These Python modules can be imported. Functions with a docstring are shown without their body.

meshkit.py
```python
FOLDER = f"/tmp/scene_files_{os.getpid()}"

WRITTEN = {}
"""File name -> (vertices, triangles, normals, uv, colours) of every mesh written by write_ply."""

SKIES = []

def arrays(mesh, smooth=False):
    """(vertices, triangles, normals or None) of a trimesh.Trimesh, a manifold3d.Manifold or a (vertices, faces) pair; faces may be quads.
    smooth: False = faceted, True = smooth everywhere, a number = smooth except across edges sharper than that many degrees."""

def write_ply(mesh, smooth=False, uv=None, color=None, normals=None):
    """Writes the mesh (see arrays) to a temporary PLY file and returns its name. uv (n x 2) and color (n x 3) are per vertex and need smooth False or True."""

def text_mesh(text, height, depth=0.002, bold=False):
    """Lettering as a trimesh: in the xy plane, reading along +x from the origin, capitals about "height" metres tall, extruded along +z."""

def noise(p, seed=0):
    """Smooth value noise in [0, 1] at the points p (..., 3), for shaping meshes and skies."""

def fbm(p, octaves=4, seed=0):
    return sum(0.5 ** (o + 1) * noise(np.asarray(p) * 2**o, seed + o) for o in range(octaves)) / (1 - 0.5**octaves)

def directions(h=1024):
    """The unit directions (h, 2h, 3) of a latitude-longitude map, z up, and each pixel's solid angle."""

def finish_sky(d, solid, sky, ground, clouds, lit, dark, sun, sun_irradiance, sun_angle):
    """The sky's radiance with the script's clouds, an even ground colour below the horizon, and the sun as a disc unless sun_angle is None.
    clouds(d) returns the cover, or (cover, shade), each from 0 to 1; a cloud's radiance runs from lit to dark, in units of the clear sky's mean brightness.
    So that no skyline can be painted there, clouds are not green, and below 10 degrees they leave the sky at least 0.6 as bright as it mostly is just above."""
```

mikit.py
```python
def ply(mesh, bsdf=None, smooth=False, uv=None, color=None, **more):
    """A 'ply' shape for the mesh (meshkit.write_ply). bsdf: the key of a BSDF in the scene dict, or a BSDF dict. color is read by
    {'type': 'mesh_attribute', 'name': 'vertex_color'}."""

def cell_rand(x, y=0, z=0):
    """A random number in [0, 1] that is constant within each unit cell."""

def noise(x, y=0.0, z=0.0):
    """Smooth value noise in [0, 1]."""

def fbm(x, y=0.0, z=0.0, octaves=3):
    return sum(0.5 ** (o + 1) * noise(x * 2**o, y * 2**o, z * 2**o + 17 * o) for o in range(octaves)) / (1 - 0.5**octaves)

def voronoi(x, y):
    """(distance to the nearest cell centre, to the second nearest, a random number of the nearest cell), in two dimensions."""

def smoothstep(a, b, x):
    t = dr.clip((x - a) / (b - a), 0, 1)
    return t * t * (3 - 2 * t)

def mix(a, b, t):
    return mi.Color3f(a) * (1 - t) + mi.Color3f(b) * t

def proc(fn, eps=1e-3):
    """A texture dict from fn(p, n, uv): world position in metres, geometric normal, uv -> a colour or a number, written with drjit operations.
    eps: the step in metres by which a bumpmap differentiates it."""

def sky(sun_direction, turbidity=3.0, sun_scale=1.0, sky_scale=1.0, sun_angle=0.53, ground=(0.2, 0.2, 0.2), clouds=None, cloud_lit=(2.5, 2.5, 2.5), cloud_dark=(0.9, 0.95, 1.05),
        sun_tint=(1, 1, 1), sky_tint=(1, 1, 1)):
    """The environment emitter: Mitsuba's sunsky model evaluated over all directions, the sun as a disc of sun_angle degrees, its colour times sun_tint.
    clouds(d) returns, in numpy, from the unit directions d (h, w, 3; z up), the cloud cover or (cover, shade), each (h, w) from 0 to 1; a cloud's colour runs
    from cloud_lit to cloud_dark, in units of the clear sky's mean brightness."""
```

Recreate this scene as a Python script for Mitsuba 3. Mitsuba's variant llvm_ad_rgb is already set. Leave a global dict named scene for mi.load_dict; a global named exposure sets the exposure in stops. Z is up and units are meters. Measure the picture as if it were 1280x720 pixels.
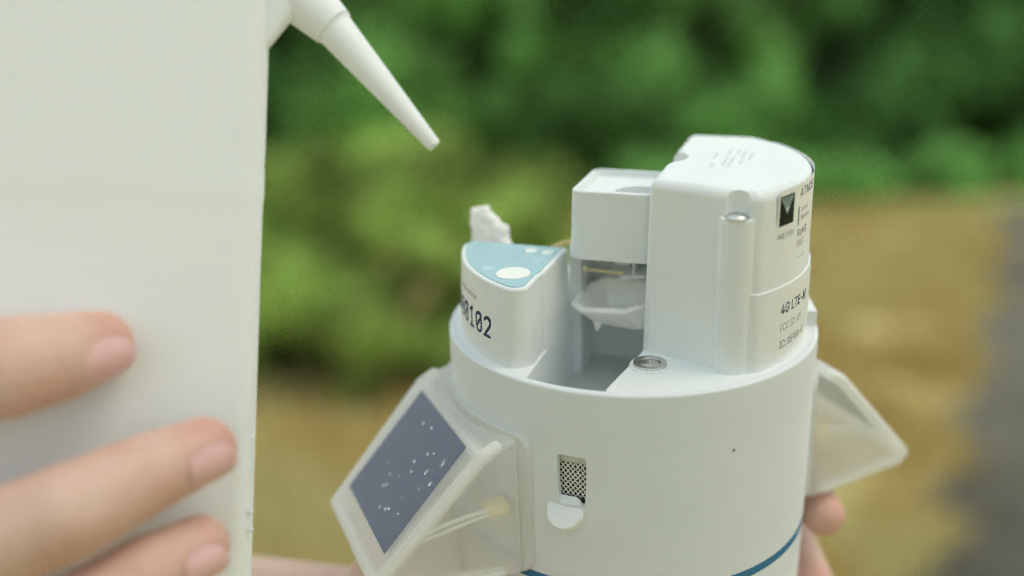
import math, random
import numpy as np
import drjit as dr
import trimesh, shapely
import manifold3d as m3
from manifold3d import Manifold, CrossSection
from shapely.geometry import Polygon, Point, LineString, box as sbox
import mitsuba as mi
import mikit, meshkit
from mikit import proc, noise, fbm, smoothstep, mix

random.seed(7)
rng = np.random.default_rng(7)
Tm = mi.ScalarTransform4f
scene, labels = {'type': 'scene'}, {}

# ---------------------------------------------------------------- camera, sky, exposure
PITCH, CAM_H = math.radians(8.3), 1.5
FOCAL = 1306.34                                   # in pixels of a 1280 px wide frame
cp, sp = math.cos(PITCH), math.sin(PITCH)
FWD = np.array([0, cp, -sp]); DOWN = np.array([0, -sp, -cp]); RIGHT = np.array([1.0, 0, 0])
CAM = np.array([0, 0, CAM_H])
scene['camera'] = {
    'type': 'thinlens', 'fov': math.degrees(2 * math.atan(640 / FOCAL)), 'fov_axis': 'x',
    'aperture_radius': 0.0052, 'focus_distance': 0.259, 'near_clip': 0.01, 'far_clip': 1000.0,
    'to_world': Tm().look_at(origin=CAM.tolist(), target=(CAM + FWD).tolist(), up=[0, 0, 1])}
exposure = 2.04
scene['sky'] = mikit.sky([0.50, -0.22, 0.84], turbidity=3, sun_scale=0.18, sun_angle=25, clouds=lambda d: 1.0,
                         cloud_lit=(2.28, 2.56, 2.58), cloud_dark=(2.28, 2.56, 2.58), sun_tint=(1.0, 1.0, 0.94), ground=(0.16, 0.15, 0.08))

# ---------------------------------------------------------------- materials
def rgb(*c): return {'type': 'rgb', 'value': list(c)}
def pri(key, col, rough=0.5, **kw):
    d = {'type': 'principled', 'base_color': col if isinstance(col, dict) else rgb(*col), 'roughness': rough, **kw}
    scene[key] = {'type': 'twosided', 'bsdf': d}

def plastic_fn(c, amt=0.05, f=90.0):
    def fn(p, n, uv):
        k = fbm(p.x * f, p.y * f, p.z * f) - 0.5
        s = smoothstep(0.70, 0.80, noise(p.x * 900, p.y * 900, p.z * 900)) * smoothstep(0.55, 0.75, noise(p.x * 120 + 9, p.y * 120, p.z * 120))
        return mi.Color3f(*c) * (1 + amt * k) * (1 - 0.03 * s)
    return proc(fn)
pri('white_plastic', plastic_fn((0.65, 0.685, 0.69)), 0.38, specular=0.5)
pri('white_body_plastic', plastic_fn((0.62, 0.66, 0.69)), 0.42, specular=0.45)
pri('label_paper', (0.67, 0.685, 0.675), 0.30)
pri('navy_ink', (0.035, 0.04, 0.10), 0.5, specular=0.08)
pri('grey_ink', (0.26, 0.27, 0.30), 0.5, specular=0.08)
pri('faint_ink', (0.545, 0.565, 0.555), 0.5)
pri('logo_black', (0.010, 0.016, 0.010), 0.4, specular=0.08)
pri('logo_pale', (0.42, 0.52, 0.52), 0.4, specular=0.08)
pri('teal_sticker', plastic_fn((0.28, 0.46, 0.51), 0.04), 0.33)
pri('white_ink', (0.72, 0.74, 0.70), 0.4)
pri('pale_teal_ink', (0.36, 0.54, 0.59), 0.4)
pri('blue_trim', (0.012, 0.13, 0.27), 0.35)
pri('grey_floor_plastic', (0.50, 0.52, 0.51), 0.45)
pri('dark_cavity', (0.03, 0.03, 0.03), 0.7)
pri('vent_cavity', (0.12, 0.12, 0.11), 0.7)
pri('spoon_plastic', (0.87, 0.87, 0.85), 0.35)
pri('foam', (0.90, 0.90, 0.88), 0.7, specular=0.2)
pri('tan_plastic', (0.62, 0.47, 0.20), 0.45)
pri('cream_plastic', (0.76, 0.64, 0.36), 0.45)
pri('cable_white', (0.72, 0.73, 0.70), 0.4)
pri('cell_back', (0.24, 0.27, 0.29), 0.5)
def cell_fn(p, n, uv):
    k = fbm(p.x * 160, p.y * 160, p.z * 160) - 0.5
    return mi.Color3f(0.040, 0.054, 0.118) * (1 + 0.25 * k)
scene['solar_cell'] = {'type': 'twosided', 'bsdf': {'type': 'roughplastic', 'diffuse_reflectance': proc(cell_fn), 'int_ior': 1.85, 'alpha': 0.07, 'distribution': 'ggx'}}
scene['steel'] = {'type': 'twosided', 'bsdf': {'type': 'roughconductor', 'eta': rgb(1.4, 1.1, 0.75), 'k': rgb(7.5, 6.6, 5.5), 'alpha': 0.14, 'specular_reflectance': rgb(0.72, 0.72, 0.7)}}
scene['brass'] = {'type': 'twosided', 'bsdf': {'type': 'roughconductor', 'eta': rgb(0.45, 0.55, 1.1), 'k': rgb(3.2, 2.6, 1.9), 'alpha': 0.25}}
pri('mesh_wire', (0.78, 0.78, 0.74), 0.35, metallic=0.2)
scene['milky_sheet'] = {'type': 'principledthin', 'base_color': rgb(0.95, 0.96, 0.94), 'roughness': 0.25, 'spec_trans': 0.0, 'diff_trans': 0.95, 'eta': 1.45}
scene['frosted_plastic'] = {'type': 'blendbsdf', 'weight': 0.56, 'a': {'type': 'ref', 'id': 'milky_sheet'}, 'b': {'type': 'thindielectric', 'int_ior': 1.45}}
scene['edge_plastic'] = {'type': 'blendbsdf', 'weight': 0.30, 'a': {'type': 'ref', 'id': 'milky_sheet'}, 'b': {'type': 'thindielectric', 'int_ior': 1.45}}
scene['milky_plastic'] = {'type': 'principledthin', 'base_color': rgb(0.80, 0.81, 0.79), 'roughness': 0.4, 'spec_trans': 0.0, 'diff_trans': 0.7, 'eta': 1.45}
scene['water'] = {'type': 'dielectric', 'int_ior': 1.33, 'ext_ior': 1.0}
def bottle_fn(p, n, uv):
    k = fbm(p.x * 14, p.y * 14, p.z * 30) - 0.5
    k2 = fbm(p.x * 120, p.y * 120, p.z * 120) - 0.5
    return mi.Color3f(0.735, 0.77, 0.785) * (1 + 0.05 * k + 0.03 * k2)
pri('bottle_plastic', proc(bottle_fn), 0.42, specular=0.45)
scene['skin'] = {'type': 'twosided', 'bsdf': {'type': 'bumpmap', 'scale': 0.00035,
    'arbitrary': proc(lambda p, n, uv: fbm(p.x * 1500, p.y * 700, p.z * 1500), eps=2e-4),
    'bsdf': {'type': 'principled', 'base_color': {'type': 'mesh_attribute', 'name': 'vertex_color'}, 'roughness': 0.48, 'specular': 0.4, 'sheen': 0.3}}}
pri('nail', (0.66, 0.41, 0.40), 0.16, specular=0.5)
def ground_fn(p, n, uv):
    a = fbm(p.x * 0.7, p.y * 0.45, 3.0); b = fbm(p.x * 5, p.y * 5, 1.0); c = fbm(p.x * 40, p.y * 40, 2.0)
    col = mix((0.34, 0.255, 0.095), (0.41, 0.355, 0.16), smoothstep(0.35, 0.65, a))
    col = mix(col, (0.29, 0.29, 0.12), smoothstep(0.5, 0.72, fbm(p.x * 0.9 + 11, p.y * 0.35, 8.0)) * 0.7)
    col = mix(col, (0.25, 0.30, 0.10), smoothstep(18.0, 24.0, p.y) * 0.6)
    return col * (0.55 + 0.9 * b) * (0.9 + 0.2 * c)
pri('meadow', proc(ground_fn), 0.9, specular=0.1)
def path_fn(p, n, uv):
    d, e, r = mikit.voronoi(p.x * 16, p.y * 16)
    return mi.Color3f(0.125, 0.118, 0.092) * (0.7 + 0.3 * r) * (0.55 + 0.9 * fbm(p.x * 1.6, p.y * 1.6, 0.0))
pri('gravel', proc(path_fn), 0.9, specular=0.2)
pri('bark', proc(lambda p, n, uv: mi.Color3f(0.06, 0.05, 0.035) * (0.5 + fbm(p.x * 6, p.y * 6, p.z * 1.5))), 0.9)
for key, c, t, f in (('leaf_dark', (0.105, 0.245, 0.075), 0.45, 0.6), ('leaf_mid', (0.175, 0.365, 0.108), 0.45, 0.6), ('leaf_bush', (0.285, 0.400, 0.105), 0.5, 3.0)):
    scene[key] = {'type': 'principledthin', 'base_color': proc(lambda p, n, uv, c=c, f=f: mi.Color3f(*c) * (0.30 + 0.6 * noise(p.x * 2.3, p.y * 2.3, p.z * 2.3) + 1.1 * smoothstep(0.3, 0.7, noise(p.x * f + 3, p.y * f, p.z * f)))),
                  'roughness': 0.55, 'spec_trans': 0.0, 'diff_trans': t}
scene['dry_blade'] = {'type': 'principledthin', 'base_color': proc(lambda p, n, uv: mix((0.42, 0.32, 0.12), (0.44, 0.385, 0.17), smoothstep(0.4, 0.6, fbm(p.x * 1.5, p.y * 1.0, 0.0)))),
                      'roughness': 0.6, 'spec_trans': 0.0, 'diff_trans': 0.5}

# ---------------------------------------------------------------- helpers
def numbered(key):
    if key not in used: used.add(key); return key
    n = 1
    while f'{key}_{n:03d}' in used: n += 1
    used.add(f'{key}_{n:03d}'); return f'{key}_{n:03d}'
used = set()
def thing(name, label, cat, group=None, kind=None):
    k = numbered(name); labels[k] = {'label': label, 'category': cat}
    if group: labels[k]['group'] = group
    if kind: labels[k]['kind'] = kind
    return k
def put(key, mesh, bsdf, smooth=30, label=None, **kw):
    """one entry of the scene; the mesh is in world metres"""
    k = numbered(key)
    scene[k] = mikit.ply(mesh, bsdf, smooth=smooth, **kw)
    if label: labels[k] = {'label': label}
    return k
def tri(m):
    if isinstance(m, Manifold):
        q = m.to_mesh(); return trimesh.Trimesh(np.array(q.vert_properties[:, :3], float), np.array(q.tri_verts), process=False)
    return m
def man(t):
    t = tri(t); t = trimesh.Trimesh(t.vertices, t.faces, process=True)
    return Manifold(m3.Mesh(np.array(t.vertices, np.float32), np.array(t.faces, np.uint32)))
def cat(*ms): return trimesh.util.concatenate([tri(m) for m in ms])

# camera frame (x right, y down, z forward, millimetres) -> world
def cam2world(p):
    p = np.atleast_2d(p) / 1000.0
    return CAM + p[:, :1] * RIGHT + p[:, 1:2] * DOWN + p[:, 2:3] * FWD
# station frame (millimetres, z along its axis, origin in the middle of the shell's rim) -> camera frame, as it is held
TA, RO, TX, TY, TZ = 0.3439, -0.0269, 32.7, 8.1, 288.9
def dev2cam(p):
    x, y, z = np.atleast_2d(np.asarray(p, float)).T
    Y, Z = -z * math.cos(TA) - y * math.sin(TA), -z * math.sin(TA) + y * math.cos(TA)
    return np.stack([x * math.cos(RO) - Y * math.sin(RO) + TX, x * math.sin(RO) + Y * math.cos(RO) + TY, Z + TZ], 1)
def mapped(mesh, fn):
    t = tri(mesh); return trimesh.Trimesh(fn(t.vertices), t.faces, process=False)
def dev(mesh): return mapped(mesh, lambda v: cam2world(dev2cam(v)))
YAW = math.radians(-19.0)
def uv2xy(m):                                      # the station's own square axes, turned about its axis
    def fn(v):
        v = np.asarray(v, float); c, s = math.cos(YAW), math.sin(YAW)
        return np.stack([v[:, 0] * c - v[:, 1] * s, v[:, 0] * s + v[:, 1] * c, v[:, 2]], 1)
    return mapped(m, fn)
def uvd(mesh): return dev(uv2xy(mesh))

def resample(poly, step):
    ring = np.array(poly.exterior.coords)
    if shapely.is_ccw(poly.exterior) is False or not poly.exterior.is_ccw: ring = ring[::-1]
    L = LineString(ring); n = max(24, int(L.length / step))
    return np.array([L.interpolate(i / n, normalized=True).coords[0] for i in range(n)])
def loft(poly, layers, step=0.6):
    """closed body from a polygon: layers of (z, inset), vertex for vertex, so that rims are really rounded"""
    P = resample(poly, step); n = len(P)
    d = np.roll(P, -1, 0) - np.roll(P, 1, 0); d /= np.linalg.norm(d, axis=1, keepdims=True)
    N = np.stack([-d[:, 1], d[:, 0]], 1)
    V, F = [], []
    for z, ins in layers: V.append(np.column_stack([P + N * ins, np.full(n, z)]))
    for k in range(len(layers) - 1):
        a = k * n + np.arange(n); b = k * n + (np.arange(n) + 1) % n
        F += [np.column_stack([a, b, b + n]), np.column_stack([a, b + n, a + n])]
    for k, up in ((0, False), (len(layers) - 1, True)):
        c = V[k][:, :2]; idx = np.array(m3.triangulate([c]))
        p0, p1, p2 = c[idx[:, 0]], c[idx[:, 1]], c[idx[:, 2]]
        s = (p1[:, 0] - p0[:, 0]) * (p2[:, 1] - p0[:, 1]) - (p1[:, 1] - p0[:, 1]) * (p2[:, 0] - p0[:, 0])
        idx = np.where((s > 0)[:, None] == up, idx, idx[:, ::-1])
        F.append(idx + k * n)
    t = trimesh.Trimesh(np.vstack(V), np.vstack(F), process=True)
    return t
def rounded(z0, z1, r, taper=0.0, r0=0.0, n=6):
    ls = []
    if r0:
        for i in range(n + 1):
            a = i / n * math.pi / 2; ls.append((z0 + r0 * (1 - math.sin(a)) if False else z0 + r0 - r0 * math.cos(a), r0 - r0 * math.sin(a)))
    else: ls.append((z0, 0.0))
    for i in range(n + 1):
        a = i / n * math.pi / 2; ls.append((z1 - r + r * math.sin(a), taper + r - r * math.cos(a)))
    return ls
def smooth_poly(p, convex, concave): return p.buffer(-convex, 24).buffer(convex + concave, 24).buffer(-concave, 24)
def cylm(r, z0, z1, x=0, y=0, n=96, r2=None):
    return Manifold.cylinder(z1 - z0, r, r if r2 is None else r2, n).translate((x, y, z0))
def boxm(x0, x1, y0, y1, z0, z1): return Manifold.cube((x1 - x0, y1 - y0, z1 - z0)).translate((x0, y0, z0))
def ball(c, r, n=20): return Manifold.sphere(r, n).translate(tuple(map(float, c)))
def hullb(pts, r, n=20): return Manifold.batch_hull([ball(p, r, n) for p in pts])
def lathe(prof, n=180):
    """closed ring from a profile of (radius, z)"""
    prof = np.array(prof, float); m = len(prof); a = np.arange(n) / n * 2 * math.pi
    V = np.stack([np.outer(np.cos(a), prof[:, 0]), np.outer(np.sin(a), prof[:, 0]), np.tile(prof[:, 1], (n, 1))], -1).reshape(-1, 3)
    i, j = np.meshgrid(np.arange(n), np.arange(m), indexing='ij'); i2, j2 = (i + 1) % n, (j + 1) % m
    q = np.stack([i * m + j, i2 * m + j, i2 * m + j2, i * m + j2], -1).reshape(-1, 4)
    t = trimesh.Trimesh(V, np.vstack([q[:, [0, 1, 2]], q[:, [0, 2, 3]]]), process=False)
    if t.volume < 0: t.invert()
    return t
def tube(pts, r, n=12, closed_ends=True):
    pts = np.array(pts, float)
    return Manifold.batch_boolean([Manifold.batch_hull([ball(pts[i], r, n), ball(pts[i + 1], r, n)]) for i in range(len(pts) - 1)], m3.OpType.Add)

def wrap(mesh, R, az, z0, maxe=0.8):
    """flat print (x along, y up, z out; mm) laid on a cylinder of radius R, its left end at azimuth az degrees"""
    t = tri(mesh)
    v, f = trimesh.remesh.subdivide_to_size(t.vertices, t.faces, maxe, max_iter=14)
    th = math.radians(az) + v[:, 0] / R
    return trimesh.Trimesh(np.stack([(R + v[:, 2]) * np.cos(th), (R + v[:, 2]) * np.sin(th), z0 + v[:, 1]], 1), f, process=False)
def text(s, h, depth=0.03, bold=False, stretch=1.0):
    t = meshkit.text_mesh(s, h, depth, bold); t.vertices[:, 0] *= stretch; t.vertices[:, 2] += 0.03; return t
def flat(poly, depth=0.03, lift=0.03):
    ps = getattr(poly, 'geoms', [poly])
    t = cat(*[trimesh.creation.extrude_polygon(p, depth, engine='earcut') for p in ps]); t.vertices[:, 2] += lift; return t
def cell_part(fn): return fn

# ---------------------------------------------------------------- the setting: ground, path, trees, bush
G = 400.0
gx = np.concatenate([np.linspace(-G, -20, 12), np.linspace(-18, 18, 60), np.linspace(20, G, 12)])
gy = np.concatenate([np.linspace(-G, -20, 10), np.linspace(-18, 60, 120), np.linspace(64, G, 12)])
XX, YY = np.meshgrid(gx, gy, indexing='ij')
def ground_z(x, y): return 0.0 * x + 0.0 * y
V = np.column_stack([XX.ravel(), YY.ravel(), ground_z(XX, YY).ravel()])
i, j = np.meshgrid(np.arange(len(gx) - 1), np.arange(len(gy) - 1), indexing='ij'); m = len(gy)
Q = np.stack([i * m + j, (i + 1) * m + j, (i + 1) * m + j + 1, i * m + j + 1], -1).reshape(-1, 4)
labels['ground'] = {'label': 'dry golden meadow ground reaching back to the trees', 'category': 'ground', 'kind': 'structure'}
put('ground', (V, Q), 'meadow', smooth=False)

pl = [(0.80, 2.0), (1.36, 3.42), (1.74, 4.22), (2.40, 5.49), (3.55, 7.77), (5.35, 11.5), (7.1, 15.1), (8.7, 18.7), (9.8, 21.6), (13.0, 23.4), (22.0, 25.0)]     # left edge of the path
pr = [(3.4, 1.0), (3.9, 2.4), (4.2, 3.2), (4.8, 4.5), (5.9, 6.8), (7.6, 10.3), (9.4, 13.6), (10.6, 16.0), (12.0, 18.0), (15.0, 20.0), (22.5, 21.5)]
ts = np.linspace(0, 1, len(pl)); tt = np.linspace(0, 1, 80)
el = np.stack([np.interp(tt, ts, [q[k] for q in pl]) for k in (0, 1)], 1); er = np.stack([np.interp(tt, ts, [q[k] for q in pr]) for k in (0, 1)], 1)
el += np.stack([0.10 * np.sin(tt * 60) + 0.06 * np.sin(tt * 143), 0 * tt], 1)
path_poly = Polygon(np.vstack([el, er[::-1]])).buffer(0)
V = np.vstack([np.column_stack([el, np.full(80, 0.006)]), np.column_stack([er, np.full(80, 0.006)])])
Q = np.array([[k, k + 80, k + 81, k + 1] for k in range(79)])
labels['path'] = {'label': 'grey gravel path curving away at the right', 'category': 'path', 'kind': 'structure'}
put('path', (V, Q), 'gravel', smooth=False)

def in_view(x, y, pad=0.3): return np.abs(x) < y * 0.52 + pad
def dry_grass():
    n = 90000
    y = 2.6 + (rng.random(n) ** 1.6) * 20; x = (rng.random(n) * 2 - 1) * (y * 0.55 + 0.3)
    inside = shapely.contains_xy(path_poly.buffer(-0.05), x, y); keep = ~inside & (meshkit.fbm(np.stack([x * 1.3, y * 1.0, 0 * x], 1)) > 0.36)
    x, y = x[keep], y[keep]; n = len(x)
    h = (0.05 + 0.12 * rng.random(n)) * (0.6 + 0.8 * meshkit.noise(np.stack([x * 0.8, y * 0.6, 0 * x], 1), 4)); a = rng.random(n) * 2 * math.pi; w = 0.006 + 0.005 * rng.random(n) + y * 0.0006
    lean = h * (0.25 + 0.6 * rng.random(n)); b = rng.random(n) * 2 * math.pi
    base = np.stack([x, y, 0 * x], 1); side = np.stack([np.cos(a) * w, np.sin(a) * w, 0 * x], 1)
    tip = base + np.stack([np.cos(b) * lean, np.sin(b) * lean, h], 1)
    V = np.stack([base - side, base + side, tip], 1).reshape(-1, 3)
    return trimesh.Trimesh(V, np.arange(3 * n).reshape(-1, 3), process=False)
labels['dry_grass'] = {'label': 'dry golden grass standing loose over the meadow', 'category': 'grass', 'kind': 'stuff'}
def shaded(mesh, normals, bsdf):
    return {'type': 'ply', 'filename': meshkit.write_ply(mesh, False, None, None, normals=normals), 'face_normals': False, 'bsdf': {'type': 'ref', 'id': bsdf}}
dg = dry_grass()
dn = np.repeat(dg.face_normals * np.where(dg.face_normals[:, 2:] < 0, -1, 1), 3, 0) * 0.35 + [0, 0, 1.0]
scene['dry_grass'] = shaded(dg, dn / np.linalg.norm(dn, axis=1, keepdims=True), 'dry_blade')

def leaves(C, size, out, seed):
    """one bent leaf (two triangles) at each centre, facing roughly outwards"""
    r = np.random.default_rng(seed); n = len(C)
    nrm = out + r.normal(size=(n, 3)) * 0.7; nrm /= np.linalg.norm(nrm, axis=1, keepdims=True)
    a = np.cross(nrm, r.normal(size=(n, 3))); a /= np.linalg.norm(a, axis=1, keepdims=True); b = np.cross(nrm, a)
    s = size * (0.6 + 0.8 * r.random((n, 1)))
    P = np.stack([C - a * s, C + b * s * 0.5 + nrm * s * 0.2, C + a * s, C - b * s * 0.5 + nrm * s * 0.2], 1).reshape(-1, 3)
    k = np.arange(n)[:, None] * 4
    m_ = trimesh.Trimesh(P, np.vstack([k + [0, 1, 2], k + [0, 2, 3]]), process=False)
    o = out / np.linalg.norm(out, axis=1, keepdims=True); fl = np.where((nrm * o).sum(1, keepdims=True) < 0, -1, 1)
    sn = o + 0.5 * nrm * fl
    m_.metadata['sn'] = np.repeat(sn / np.linalg.norm(sn, axis=1, keepdims=True), 4, 0); return m_
def crown(center, rad, nclump, nleaf, size, clump, seed, zmin=0.02):
    r = np.random.default_rng(seed)
    d = r.normal(size=(nclump, 3)); d /= np.linalg.norm(d, axis=1, keepdims=True)
    low = d[:, 2] < 0; d[low, :2] /= np.linalg.norm(d[low, :2], axis=1, keepdims=True) ** 0.9              # crowns reach the ground as a skirt
    cc = d * (0.55 + 0.45 * r.random((nclump, 1)) ** 0.6) * rad * (0.8 + 0.4 * meshkit.noise(d * 2.2 + seed)[:, None])
    w = r.integers(0, nclump, nleaf)
    e = r.normal(size=(nleaf, 3)); e /= np.linalg.norm(e, axis=1, keepdims=True)
    P = cc[w] + e * clump * (0.45 + 0.6 * r.random((nleaf, 1)))* (0.6 + 0.8 * r.random(nclump))[w][:, None]
    o = e + 0.6 * d[w]
    P = P + center; ok = P[:, 2] > zmin
    return leaves(P[ok], size, o[ok], seed + 1)
def trunk(x, y, h, r, seed):
    q = np.random.default_rng(seed); ms = []
    def limb(a, b, r0, r1):
        a, b = np.array(a, float), np.array(b, float); n = 6; ps = [a + (b - a) * t + q.normal(size=3) * 0.05 * np.linalg.norm(b - a) * math.sin(math.pi * t) for t in np.linspace(0, 1, n)]
        for k in range(n - 1):
            ra, rb = r0 + (r1 - r0) * k / (n - 1), r0 + (r1 - r0) * (k + 1) / (n - 1)
            ms.append(Manifold.batch_hull([ball(ps[k], ra, 10), ball(ps[k + 1], rb, 10)]))
    limb((x, y, -0.1), (x + 0.1, y, h * 0.75), r, r * 0.35)
    for k in range(7):
        a = k * 2.4 + seed; z = h * (0.15 + 0.09 * k); L = h * (0.26 - 0.015 * k)
        limb((x, y, z), (x + math.cos(a) * L, y + math.sin(a) * L, z + L * 0.7), r * 0.45, r * 0.1)
    return cat(*ms)
def foliage(key, mesh, bsdf):
    scene[key] = shaded(mesh, mesh.metadata['sn'], bsdf)
# (x, y, crown half-width, height, kind)
TREES = [(-12.5, 31, 3.0, 9.5, 1, 'rounded green tree at the far left of the tree line, behind the bottle'),
         (-7.6, 30, 2.9, 9.0, 0, 'dark green tree in the tree line behind the bottle spout'),
         (-3.6, 29, 2.5, 8.6, 1, 'mid green tree in the tree line right of the spout tip'),
         (0.9, 30.5, 2.7, 9.4, 1, 'broad mid green tree in the middle of the tree line'),
         (5.0, 27.5, 2.4, 8.8, 1, 'bright green tree above the station in the tree line'),
         (8.6, 29.0, 2.5, 9.5, 0, 'dark green tree in the tree line right of the station'),
         (13.2, 33.5, 2.7, 9.8, 0, 'darkest shaded tree at the far right of the tree line'),
         (17.5, 34, 3.0, 9.4, 0, 'dark tree half out of frame at the right edge')]
for n, (x, y, w, h, k, lab) in enumerate(TREES):
    t = thing('tree', lab, 'tree', 'trees in the line behind the meadow')
    put(t + '__trunk', trunk(x, y, h, 0.24, n), 'bark', smooth=True)
    foliage(t + '__crown', crown(np.array([x, y, h * 0.50]), np.array([w, w * 0.9, h * 0.50]), 110, 15000, 0.17, 0.85, 100 + n), ('leaf_dark', 'leaf_mid')[k])
BACK = [(-16, 40), (-10, 39), (-5.5, 38.5), (-1.2, 39.5), (3.2, 38.5), (7.5, 40), (12, 41), (17, 42), (22, 42), (-13, 47), (-7, 46), (-2.5, 47), (2, 46), (6.5, 47), (11, 48), (15.5, 48), (20, 49)]
for n, (x, y) in enumerate(BACK):
    t = thing('tree', 'dark tree standing in the rows behind the front trees', 'tree', 'dark trees of the rows behind')
    put(t + '__trunk', trunk(x, y, 12, 0.28, 40 + n), 'bark', smooth=True)
    foliage(t + '__crown', crown(np.array([x, y, 6.0]), np.array([3.6, 3.0, 5.8]), 100, 13000, 0.26, 1.1, 200 + n), 'leaf_dark')
t = thing('bush', 'rounded yellow-green bush left of the station in the dry meadow', 'bush')
put(t + '__stem', cat(*[tube([(-0.95 + 0.05 * k, 6.6, -0.05), (-0.95 + 0.28 * (k - 2), 6.6 + 0.15 * ((k * 7) % 3 - 1), 0.5), (-0.95 + 0.45 * (k - 2), 6.6 + 0.3 * ((k * 5) % 3 - 1), 1.05)], 0.025) for k in range(5)]), 'bark', smooth=True)
c1_ = crown(np.array([-0.62, 6.40, 0.70]), np.array([1.26, 0.75, 0.74]), 150, 62000, 0.028, 0.17, 301)
c2_ = crown(np.array([-1.75, 6.7, 0.66]), np.array([0.8, 0.7, 0.60]), 48, 20000, 0.028, 0.17, 303)
scene[t + '__crown'] = shaded(cat(c1_, c2_), np.vstack([c1_.metadata['sn'], c2_.metadata['sn']]), 'leaf_bush')
for n, (x, y, h) in enumerate([(3.3, 24.5, 1.2), (5.6, 22.5, 1.0), (7.9, 24.5, 1.3), (10.6, 26.0, 1.4), (13.6, 27.5, 1.6)]):
    t = thing('shrub', ('low shrub in front of the tree line, leftmost of five', 'smallest low shrub in front of the tree line, beside the station', 'low shrub in front of the tree line, middle of five', 'low shrub before the trees, second from the right', 'largest shrub in front of the trees, rightmost of five')[n], 'shrub', 'shrubs at the foot of the trees')
    put(t + '__stem', tube([(x, y, -0.05), (x + 0.1, y, h * 0.5), (x - 0.1, y + 0.1, h * 0.8)], 0.04), 'bark', smooth=True)
    foliage(t + '__crown', crown(np.array([x, y, h * 0.46]), np.array([1.0 + 0.2 * (n % 2), 0.8, h * 0.5]), 40, 6000, 0.07, 0.28, 400 + n), 'leaf_mid')

# ---------------------------------------------------------------- the weather station
S = thing('weather_station', 'white cylindrical weather station without its cover, two clear solar housings, held in a hand', 'weather station')
RI = 46.8
disc = Point(0, 0).buffer(RI, 180)
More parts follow.
